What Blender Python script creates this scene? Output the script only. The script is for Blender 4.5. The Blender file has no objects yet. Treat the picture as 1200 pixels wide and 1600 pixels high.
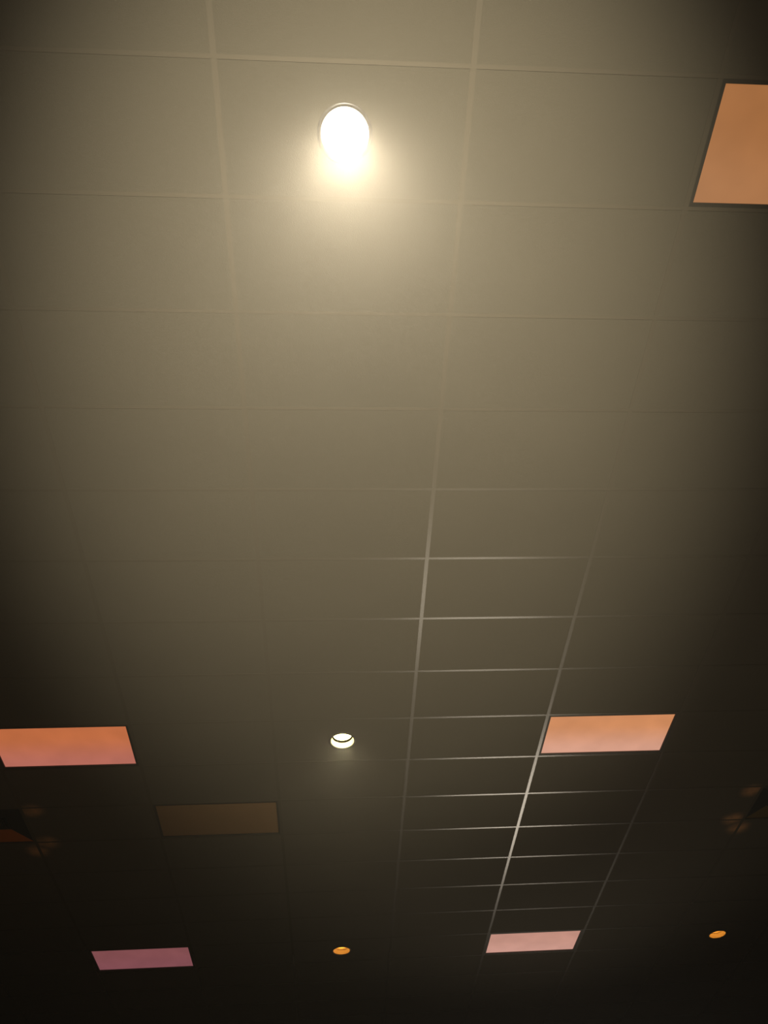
import bpy, bmesh, math, random
from mathutils import Vector, Matrix
random.seed(7)
scn = bpy.context.scene
COL = scn.collection

# ------------------------------------------------------------------ camera
CAM = Vector((-0.6545, -3.3182, 1.50))
PITCH, ROLL, YAW, FPX = 0.935079, 0.092686, 0.111725, 1110.95
CZ = CAM.z + 3.95                       # underside of the ceiling grid
TW, TD = 1.2192, 0.6096                 # tile width (x) and depth (y)
hd = Vector((math.sin(YAW), math.cos(YAW), 0)); rt = Vector((math.cos(YAW), -math.sin(YAW), 0)); zz = Vector((0, 0, 1))
fw = hd*math.cos(PITCH) + zz*math.sin(PITCH)
up = -hd*math.sin(PITCH) + zz*math.cos(PITCH)
r2 = rt*math.cos(ROLL) - up*math.sin(ROLL); u2 = rt*math.sin(ROLL) + up*math.cos(ROLL)
cd = bpy.data.cameras.new('camera'); cam = bpy.data.objects.new('camera', cd); COL.objects.link(cam)
cam.matrix_world = Matrix(((r2.x, u2.x, -fw.x, CAM.x), (r2.y, u2.y, -fw.y, CAM.y), (r2.z, u2.z, -fw.z, CAM.z), (0, 0, 0, 1)))
cd.sensor_fit = 'HORIZONTAL'; cd.sensor_width = 36; cd.lens = FPX*36/1200; cd.clip_start = 0.05
scn.camera = cam

# ------------------------------------------------------------------ world: no daylight, thin haze added to imitate glare round the bright lamp
w = bpy.data.worlds.new('world'); scn.world = w; w.use_nodes = True
wn = w.node_tree.nodes; wl = w.node_tree.links
wn['Background'].inputs['Color'].default_value = (0, 0, 0, 1); wn['Background'].inputs['Strength'].default_value = 0
HAZE_DENSITY, HAZE_G = 0.004, 0.72
vs = wn.new('ShaderNodeVolumeScatter'); vs.inputs['Density'].default_value = HAZE_DENSITY
vs.inputs['Anisotropy'].default_value = HAZE_G; vs.inputs['Color'].default_value = (1, 1, 1, 1)
wl.new(vs.outputs['Volume'], wn['World Output'].inputs['Volume'])

# ------------------------------------------------------------------ lights and exposure
scn.view_settings.view_transform = 'Standard'; scn.view_settings.look = 'None'
scn.view_settings.gamma = 1; scn.view_settings.use_curve_mapping = False; scn.view_settings.exposure = 0
def spot(name, loc, aim, watts, color, angle, blend, size):
    l = bpy.data.lights.new(name, 'SPOT'); l.energy = watts; l.color = color
    l.spot_size = math.radians(angle); l.spot_blend = blend; l.shadow_soft_size = size
    o = bpy.data.objects.new(name, l); COL.objects.link(o); o.location = loc
    o.rotation_euler = (Vector(aim) - Vector(loc)).to_track_quat('-Z', 'Y').to_euler()
    return o
# beam of the bright downlight, tilted a little towards the front of the room, and of the next one
E_DOWN, E_MID, E_GLOW, E_SHEEN = 2400, 150, 7600, 250
spot('downlight_beam', (-0.5*TW, -4.5*TD, CZ+0.05), (-0.45, -0.9, 0), E_DOWN, (1.0, 0.84, 0.58), 70, 1.0, 0.06)
spot('downlight_beam', (-0.5*TW, 3.5*TD, CZ+0.05), (-0.5*TW, 3.5*TD-1.0, 0), E_MID, (1.0, 0.82, 0.50), 105, 1.0, 0.06)
# unseen spot added behind the camera; its warm ceiling pool imitates lens glare
spot('unseen_glow_spot', (-0.65, -7.2, 0.5), (-0.40, -1.25, CZ), E_GLOW, (1.0, 0.885, 0.66), 39.5, 1.0, 0.10)
# two unseen spots added ahead and right for sheen along the glossy grid
spot('unseen_sheen_spot', (1.5, 4.4, 1.3), (0.5, 0.4, CZ), E_SHEEN*0.6, (1.0, 0.88, 0.70), 70, 1.0, 1.0)
spot('unseen_sheen_spot', (2.75, 9.6, 1.3), (0.9, 2.6, CZ), E_SHEEN*1.35, (1.0, 0.87, 0.70), 72, 1.0, 1.15)

# ------------------------------------------------------------------ helpers
def mat(name, color, rough=0.8, spec=0.5, metal=0.0):
    m = bpy.data.materials.new(name); m.use_nodes = True
    b = m.node_tree.nodes['Principled BSDF']
    b.inputs['Base Color'].default_value = (*color, 1); b.inputs['Roughness'].default_value = rough
    b.inputs['Specular IOR Level'].default_value = spec; b.inputs['Metallic'].default_value = metal
    return m
def grain(m, c1, c2, scale, bump=0.0, bscale=200, detail=4):
    nt = m.node_tree; b = nt.nodes['Principled BSDF']
    tc = nt.nodes.new('ShaderNodeNewGeometry')
    n = nt.nodes.new('ShaderNodeTexNoise'); n.inputs['Scale'].default_value = scale; n.inputs['Detail'].default_value = detail
    nt.links.new(tc.outputs['Position'], n.inputs['Vector'])
    r = nt.nodes.new('ShaderNodeMix'); r.data_type = 'RGBA'
    r.inputs['A'].default_value = (*c1, 1); r.inputs['B'].default_value = (*c2, 1)
    nt.links.new(n.outputs['Fac'], r.inputs['Factor']); nt.links.new(r.outputs['Result'], b.inputs['Base Color'])
    if bump:
        n2 = nt.nodes.new('ShaderNodeTexNoise'); n2.inputs['Scale'].default_value = bscale
        nt.links.new(tc.outputs['Position'], n2.inputs['Vector'])
        bp = nt.nodes.new('ShaderNodeBump'); bp.inputs['Strength'].default_value = bump; bp.inputs['Distance'].default_value = 0.002
        nt.links.new(n2.outputs['Fac'], bp.inputs['Height']); nt.links.new(bp.outputs['Normal'], b.inputs['Normal'])
    return r, tc
def box(bm, x0, x1, y0, y1, z0, z1):
    v = [bm.verts.new((x, y, z)) for z in (z0, z1) for y in (y0, y1) for x in (x0, x1)]
    for f in ((0, 2, 3, 1), (4, 5, 7, 6), (0, 1, 5, 4), (2, 6, 7, 3), (0, 4, 6, 2), (1, 3, 7, 5)):
        bm.faces.new([v[i] for i in f])
def mesh_of(name, bm, m):
    me = bpy.data.meshes.new(name); bmesh.ops.recalc_face_normals(bm, faces=bm.faces); bm.to_mesh(me); bm.free()
    me.materials.append(m); return me
def obj(name, me, parent=None, loc=(0, 0, 0)):
    o = bpy.data.objects.new(name, me); COL.objects.link(o); o.location = loc
    if parent: o.parent = parent
    return o
def thing(name, label, cat, loc, group=None):
    o = bpy.data.objects.new(name, None); COL.objects.link(o); o.location = loc; o.empty_display_size = 0.1
    o['label'] = label; o['category'] = cat
    if group: o['group'] = group
    return o
def structure(name, bm, m):
    o = obj(name, mesh_of(name, bm, m)); o['kind'] = 'structure'; return o
def lathe(profile, n=48):
    bm = bmesh.new(); rings = []
    for r, z in profile:
        rings.append([bm.verts.new((r*math.cos(2*math.pi*k/n), r*math.sin(2*math.pi*k/n), z)) for k in range(n)])
    for a, b in zip(rings, rings[1:]):
        for k in range(n): bm.faces.new((a[k], a[(k+1) % n], b[(k+1) % n], b[k]))
    return bm
def smooth(me):
    for p in me.polygons: p.use_smooth = True
    return me

# ------------------------------------------------------------------ materials
M_tile = mat('ceiling_tile', (0.06, 0.055, 0.045), 0.95, 0.05)
rmix, geo = grain(M_tile, (0.075, 0.068, 0.053), (0.085, 0.077, 0.060), 1.3, 0.35, 260)
# pale dust blown onto the tiles at the corners of the two air diffusers
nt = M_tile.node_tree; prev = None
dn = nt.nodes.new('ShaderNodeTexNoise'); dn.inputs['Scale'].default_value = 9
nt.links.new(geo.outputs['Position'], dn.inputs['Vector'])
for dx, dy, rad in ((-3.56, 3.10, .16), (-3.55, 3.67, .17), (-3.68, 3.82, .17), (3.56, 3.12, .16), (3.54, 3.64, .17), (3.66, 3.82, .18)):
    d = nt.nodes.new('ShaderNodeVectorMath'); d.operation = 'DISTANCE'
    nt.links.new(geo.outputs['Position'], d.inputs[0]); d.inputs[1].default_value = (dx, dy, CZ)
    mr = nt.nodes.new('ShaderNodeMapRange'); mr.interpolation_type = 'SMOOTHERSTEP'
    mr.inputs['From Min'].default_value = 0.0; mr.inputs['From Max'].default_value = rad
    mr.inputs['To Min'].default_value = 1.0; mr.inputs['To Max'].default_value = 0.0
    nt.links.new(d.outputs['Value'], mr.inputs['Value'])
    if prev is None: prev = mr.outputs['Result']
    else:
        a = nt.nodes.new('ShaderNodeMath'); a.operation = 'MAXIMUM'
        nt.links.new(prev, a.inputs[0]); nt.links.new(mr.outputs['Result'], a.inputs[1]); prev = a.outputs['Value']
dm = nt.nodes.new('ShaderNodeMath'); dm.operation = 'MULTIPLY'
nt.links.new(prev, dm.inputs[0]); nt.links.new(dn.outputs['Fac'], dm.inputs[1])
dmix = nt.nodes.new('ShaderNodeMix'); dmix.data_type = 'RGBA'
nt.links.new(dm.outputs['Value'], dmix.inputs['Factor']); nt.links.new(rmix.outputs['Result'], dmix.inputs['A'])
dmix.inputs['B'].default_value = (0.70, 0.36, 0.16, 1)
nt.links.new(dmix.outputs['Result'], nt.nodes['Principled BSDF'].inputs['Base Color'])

M_grid = mat('grid_metal', (0.086, 0.077, 0.060), 0.27, 1.0)
M_black = mat('black_enamel', (0.012, 0.014, 0.013), 0.55, 0.3)
M_vane = mat('dark_vane', (0.05, 0.03, 0.015), 0.6, 0.3)
M_deck = mat('deck', (0.01, 0.01, 0.01), 0.95, 0.1)
M_floor = mat('carpet', (0.2, 0.16, 0.11), 0.95, 0.1); grain(M_floor, (0.27, 0.21, 0.13), (0.33, 0.25, 0.16), 30, 0.3, 400)
M_wall = mat('wall_paint', (0.05, 0.035, 0.025), 0.85, 0.2); grain(M_wall, (0.045, 0.032, 0.022), (0.055, 0.04, 0.028), 3, 0.1, 90)
M_trim = mat('downlight_trim', (0.05, 0.045, 0.04), 0.4, 0.5)
M_refl = mat('reflector_white', (0.85, 0.80, 0.70), 0.45, 0.5)
M_seam = mat('seam_dark', (0.004, 0.003, 0.001), 0.9, 0.0)
M_access = mat('brown_panel', (0.16, 0.11, 0.06), 0.8, 0.2); grain(M_access, (0.14, 0.097, 0.05), (0.17, 0.105, 0.056), 4, 0.2, 150)
def emit(name, color, strength):
    m = mat(name, (0.02, 0.02, 0.02), 0.5); b = m.node_tree.nodes['Principled BSDF']
    b.inputs['Emission Color'].default_value = (*color, 1); b.inputs['Emission Strength'].default_value = strength
    return m
def graded_lens(name, near, far, strength):
    """prismatic lens; viewing-angle colour shift painted into the emission, near edge to far"""
    m = mat(name, (0.02, 0.02, 0.02), 0.6, 0.1); nt = m.node_tree; b = nt.nodes['Principled BSDF']
    tc = nt.nodes.new('ShaderNodeTexCoord'); sp = nt.nodes.new('ShaderNodeSeparateXYZ'); nt.links.new(tc.outputs['Object'], sp.inputs['Vector'])
    mr = nt.nodes.new('ShaderNodeMapRange'); mr.interpolation_type = 'SMOOTHSTEP'
    mr.inputs['From Min'].default_value = -0.16; mr.inputs['From Max'].default_value = 0.26
    nt.links.new(sp.outputs['Y'], mr.inputs['Value'])
    n = nt.nodes.new('ShaderNodeTexNoise'); n.inputs['Scale'].default_value = 3.5; n.inputs['Detail'].default_value = 2
    nt.links.new(tc.outputs['Object'], n.inputs['Vector'])
    mx = nt.nodes.new('ShaderNodeMix'); mx.data_type = 'RGBA'
    mx.inputs['A'].default_value = (*near, 1); mx.inputs['B'].default_value = (*far, 1)
    nt.links.new(mr.outputs['Result'], mx.inputs['Factor']); nt.links.new(mx.outputs['Result'], b.inputs['Emission Color'])
    ms = nt.nodes.new('ShaderNodeMapRange'); ms.inputs['To Min'].default_value = 0.82*strength; ms.inputs['To Max'].default_value = 1.18*strength
    nt.links.new(n.outputs['Fac'], ms.inputs['Value']); nt.links.new(ms.outputs['Result'], b.inputs['Emission Strength'])
    return m

# ------------------------------------------------------------------ room shell
U0, U1, V0, V1 = -8, 7, -14, 22         # whole room, in tiles
X0, X1, Y0, Y1 = U0*TW, U1*TW, V0*TD, V1*TD
DZ = CZ + 0.6
bm = bmesh.new(); box(bm, X0-.2, X1+.2, Y0-.2, Y1+.2, -.2, 0); structure('floor', bm, M_floor)
for nm, b in (('wall_left', (X0-.2, X0, Y0, Y1)), ('wall_right', (X1, X1+.2, Y0, Y1)), ('wall_front', (X0-.2, X1+.2, Y1, Y1+.2)), ('wall_back', (X0-.2, X1+.2, Y0-.2, Y0))):
    bm = bmesh.new(); box(bm, *b, 0, DZ); structure(nm, bm, M_wall)
bm = bmesh.new(); box(bm, X0-.2, X1+.2, Y0-.2, Y1+.2, DZ, DZ+.2); ceiling = structure('ceiling', bm, M_deck)
ceiling['label'] = 'dark suspended ceiling of oblong tiles in a glossy metal grid'; ceiling['category'] = 'ceiling'

# ------------------------------------------------------------------ ceiling grid and tiles (parts of the ceiling)
A0, A1, B0, B1 = -6, 6, -7, 17          # tiles built one by one
TZ = CZ + 0.0014
PANELS = {(1, -5), (1, 3), (-3, 3), (1, 10), (-3, 10), (-2, 5)}
LAMPS = {(-1, -5), (-1, 3), (-1, 10), (3, 10)}
DIFF = {(-4, 5), (3, 5)}
bm = bmesh.new(); g = 0.004
box(bm, -TW/2+g, TW/2-g, -TD/2+g, TD/2-g, 0, .016)
bmesh.ops.bevel(bm, geom=[e for e in bm.edges if all(v.co.z < .001 for v in e.verts)], offset=.0015, segments=1, affect='EDGES')
ME_tile = mesh_of('ceiling_tile', bm, M_tile)
bm = bmesh.new(); box(bm, -TD/2+g, TD/2-g, -TD/2+g, TD/2-g, 0, .016); ME_half = mesh_of('half_tile', bm, M_tile)
def holed(rad):
    bm = bmesh.new(); hx, hy = TW/2-g, TD/2-g
    ang = sorted([2*math.pi*k/40 for k in range(40)] + [math.atan2(sy*hy, sx*hx) % (2*math.pi) for sx in (-1, 1) for sy in (-1, 1)])
    lo, hi = [], []
    for z, L in ((0, lo), (.016, hi)):
        for a in ang:
            c, s = math.cos(a), math.sin(a)
            k = min(hx/abs(c) if abs(c) > 1e-9 else 1e9, hy/abs(s) if abs(s) > 1e-9 else 1e9)
            L.append((bm.verts.new((rad*c, rad*s, z)), bm.verts.new((k*c, k*s, z))))
    n = len(ang)
    for i in range(n):
        j = (i+1) % n
        bm.faces.new((lo[i][0], lo[i][1], lo[j][1], lo[j][0])); bm.faces.new((hi[i][0], hi[j][0], hi[j][1], hi[i][1]))
        bm.faces.new((lo[i][0], lo[j][0], hi[j][0], hi[i][0])); bm.faces.new((lo[i][1], hi[i][1], hi[j][1], lo[j][1]))
    return mesh_of('holed_tile', bm, M_tile)
ME_hole, ME_hole_wide = holed(0.108), holed(0.122)
rest = bmesh.new()
for v in range(V0, V1):
    for u in range(U0, U1):
        if (u, v) in PANELS: continue
        cx, cy = (u+.5)*TW, (v+.5)*TD
        if not (A0 <= u < A1 and B0 <= v < B1):
            box(rest, cx-TW/2+g, cx+TW/2-g, cy-TD/2+g, cy+TD/2-g, TZ, TZ+.016); continue
        if (u, v) in DIFF:
            obj('ceiling_tile', ME_half, ceiling, (cx + (-TD/2 if u < 0 else TD/2), cy, TZ))
        else:
            obj('ceiling_tile', (ME_hole_wide if v == -5 else ME_hole) if (u, v) in LAMPS else ME_tile, ceiling, (cx, cy, TZ + random.uniform(0, .0006)))
o = obj('outer_tiles', mesh_of('outer_tiles', rest, M_tile), ceiling); o['kind'] = 'stuff'
bm = bmesh.new(); L = (V1-V0)*TD
box(bm, -.014, .014, 0, L, 0, .0012); box(bm, -.002, .002, 0, L, .0012, .04); ME_run = mesh_of('main_runner', bm, M_grid)
for u in range(U0, U1+1): obj('main_runner', ME_run, ceiling, (u*TW, Y0, CZ))
bm = bmesh.new()
box(bm, .014, TW-.014, -.010, .010, 0, .0010); box(bm, .014, TW-.014, -.002, .002, .0010, .03); ME_tee = mesh_of('cross_tee', bm, M_grid)
rest = bmesh.new()
for v in range(V0, V1+1):
    for u in range(U0, U1):
        if A0 <= u < A1 and B0 <= v < B1: obj('cross_tee', ME_tee, ceiling, (u*TW, v*TD, CZ+.0002))
        else: box(rest, u*TW+.014, u*TW+TW-.014, v*TD-.010, v*TD+.010, CZ+.0002, CZ+.0012)
o = obj('outer_tees', mesh_of('outer_tees', rest, M_grid), ceiling); o['kind'] = 'stuff'
bm = bmesh.new(); box(bm, -.010, .010, -TD/2+.010, TD/2-.010, 0, .001); box(bm, -.002, .002, -TD/2+.010, TD/2-.010, .001, .03); ME_st = mesh_of('short_tee', bm, M_grid)
for s in (-1, 1): obj('cross_tee', ME_st, ceiling, (s*7*TD, 5.5*TD, CZ+.0002))

# ------------------------------------------------------------------ lay-in light panels
def ring(bm, ox, oy, ix, iy, z0, z1):
    box(bm, -ox, ox, -oy, -iy, z0, z1); box(bm, -ox, ox, iy, oy, z0, z1)
    box(bm, -ox, -ix, -iy, iy, z0, z1); box(bm, ix, ox, -iy, iy, z0, z1)
HX, HY = TW/2-.004, TD/2-.004
IX, IY = TW/2-.034, TD/2-.030
bm = bmesh.new(); ring(bm, HX, HY, IX, IY, 0, .012); ME_frame = mesh_of('panel_frame', bm, mat('panel_frame', (0.042, 0.038, 0.030), 0.6, 0.3))
bm = bmesh.new(); box(bm, -IX-.006, IX+.006, -IY-.006, IY+.006, 0, .004); ME_lens0 = mesh_of('lens', bm, M_black)
bm = bmesh.new()
ring(bm, HX-.004, HY-.004, HX-.010, HY-.010, 0, .09); box(bm, -HX+.004, HX-.004, -HY+.004, HY-.004, .09, .096); ME_hous = mesh_of('housing', bm, M_black)
def light_panel(u, v, label, near, far, strength, group):
    t = thing('light_panel', label, 'light panel', ((u+.5)*TW, (v+.5)*TD, TZ), group)
    obj('panel_frame', ME_frame, t, (0, 0, 0)); obj('housing', ME_hous, t, (0, 0, .016))
    me = ME_lens0.copy(); me.materials.clear(); me.materials.append(graded_lens('lens_glow', near, far, strength))
    obj('lens', me, t, (0, 0, .012)); return t
G = 'glowing light panels in the tiled ceiling'
light_panel(1, -5, 'brown-orange glowing light panel cut by the frame, nearest the blinding downlight', (.36, .142, .046), (.38, .162, .062), 1, G)
light_panel(1, 3, 'pale salmon light panel glowing between bright grid bars, right of the yellow downlight', (.60, .24, .10), (.66, .33, .23), 1, G)
light_panel(-3, 3, 'deep orange-red light panel glowing at the left edge of the ceiling', (.50, .14, .05), (.45, .14, .10), 1, G)
light_panel(1, 10, 'small pale pink light panel at the far end of the bright grid bars', (.52, .26, .20), (.58, .30, .24), 1, G)
light_panel(-3, 10, 'dull mauve light panel, dimmest and farthest left of the glowing ones', (.215, .070, .075), (.215, .070, .082), 1, G)
t = thing('access_panel', 'unlit dull brown panel set in the dark tiles beyond the orange-red light panel', 'ceiling panel', (-1.5*TW, 5.5*TD, TZ))
obj('panel_frame', ME_frame, t); me = ME_lens0.copy(); me.materials.clear(); me.materials.append(M_access); obj('cover', me, t, (0, 0, .006))

# ------------------------------------------------------------------ recessed downlights
ME_trim = smooth(mesh_of('trim_ring', lathe([(.104, .012), (.104, -.001), (.108, -.005), (.120, -.004), (.122, .0)]), M_trim))
ME_refl = smooth(mesh_of('reflector', lathe([(.104, 0), (.098, .03), (.092, .046)]), M_refl))
ME_seam = smooth(mesh_of('baffle_ring', lathe([(.092, .046), (.0845, .049), (.0845, .068)]), M_seam))
ME_seam_pale = ME_seam.copy(); ME_seam_pale.materials.clear(); ME_seam_pale.materials.append(M_refl)
ME_can = smooth(mesh_of('can', lathe([(.105, .005), (.107, .16), (.0005, .16)]), M_black))
def disc_dome(rad, sag):
    return lathe([(rad, 0), (rad*.85, -sag*.35), (rad*.6, -sag*.7), (rad*.3, -sag*.93), (.0004, -sag)])
ME_bulb = smooth(mesh_of('bulb', disc_dome(.0842, .009), M_refl))
def downlight(u, v, label, color, strength, group='recessed downlights', scale=1.0, seam=None):
    t = thing('recessed_downlight', label, 'downlight', (u*TW, v*TD, TZ), group); t.scale = (scale, scale, 1)
    obj('trim_ring', ME_trim, t); obj('can', ME_can, t)
    obj('reflector', ME_refl, t); obj('baffle_ring', seam or ME_seam_pale, t)
    me = ME_bulb.copy(); me.materials.clear(); me.materials.append(emit('bulb_glow', color, strength))
    obj('bulb', me, t, (0, 0, .066)); return t
downlight(-.5, -4.5, 'blinding white downlight, the largest and brightest lamp in the ceiling', (1, .88, .62), 60, scale=1.13)
downlight(-.5, 3.5, 'bright yellow-white downlight at mid ceiling, left of the bright grid bars', (1, .86, .28), 14, seam=ME_seam)
downlight(-.5, 10.5, 'dim amber downlight between the two farthest light panels', (1, .36, .035), 3.4)
downlight(3.5, 10.5, 'dim amber downlight alone near the lower right corner', (1, .36, .035), 3.4)

# ------------------------------------------------------------------ four-way air diffusers
def pyramid(h0, z0, h1, z1, th=.003):
    """square flared louvre: half-width h0 at z0 (low) to h1 at z1 (high), with thickness"""
    bm = bmesh.new(); R = []
    for h, z in ((h0, z0), (h1, z1), (h1-th, z1+th*.4), (h0-th, z0+th*1.4)):
        R.append([bm.verts.new((sx*h, sy*h, z)) for sx, sy in ((-1, -1), (1, -1), (1, 1), (-1, 1))])
    for a in range(4):
        b = (a+1) % 4
        for k in range(4): bm.faces.new((R[a][k], R[a][(k+1) % 4], R[b][(k+1) % 4], R[b][k]))
    return bm
HD = TD/2 - .004
bm = bmesh.new(); ring(bm, HD, HD, HD-.012, HD-.012, 0, .008); ME_dfr = mesh_of('diffuser_frame', bm, M_black)
M_blade_lit = mat('blade_lit_orange', (0.42, 0.11, 0.006), 0.6, 0.3); M_blade_lit_dim = mat('blade_lit_brown', (0.11, 0.07, 0.012), 0.6, 0.3)  # warm light falling on the far blades, painted into their base colour
def blade(h0, z0, h1, z1, m, th=.003):
    """one sloping side of a flared louvre (the far side, at +y)"""
    bm = bmesh.new()
    a = [bm.verts.new(c) for c in ((-h0, h0, z0), (h0, h0, z0), (h1, h1, z1), (-h1, h1, z1))]
    b = [bm.verts.new((v.co.x, v.co.y+th, v.co.z+th)) for v in a]
    bm.faces.new(a); bm.faces.new(b[::-1])
    for k in range(4): bm.faces.new((a[k], b[k], b[(k+1) % 4], a[(k+1) % 4]))
    return mesh_of('blade', bm, m)
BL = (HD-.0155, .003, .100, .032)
ME_blade, ME_blade_l, ME_blade_r = blade(*BL, M_black), blade(*BL, M_blade_lit), blade(*BL, M_blade_lit_dim)
ME_inner = mesh_of('inner_vane', pyramid(.082, .018, .05, .045), M_black)
bm = bmesh.new(); ring(bm, .104, .104, .099, .099, .030, .30); ME_neck = mesh_of('neck', bm, M_black)
bm = bmesh.new(); box(bm, -.045, .045, -.045, .045, .030, .034); ME_plq = mesh_of('core_plate', bm, M_black)
for s, label in ((-1, 'black square air diffuser at the left edge, its far vane tinged orange'), (1, 'black square air diffuser at the right edge of the ceiling')):
    t = thing('air_diffuser', label, 'air diffuser', (s*6.5*TD, 5.5*TD, TZ), 'air diffusers')
    obj('diffuser_frame', ME_dfr, t)
    for k in range(4):
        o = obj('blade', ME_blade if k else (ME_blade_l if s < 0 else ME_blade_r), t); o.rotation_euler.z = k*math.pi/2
        if k == 0: o['label'] = 'far blade with orange light painted in' if s < 0 else 'far blade with dim brown light painted in'
    obj('inner_vane', ME_inner, t); obj('neck', ME_neck, t); obj('core_plate', ME_plq, t)
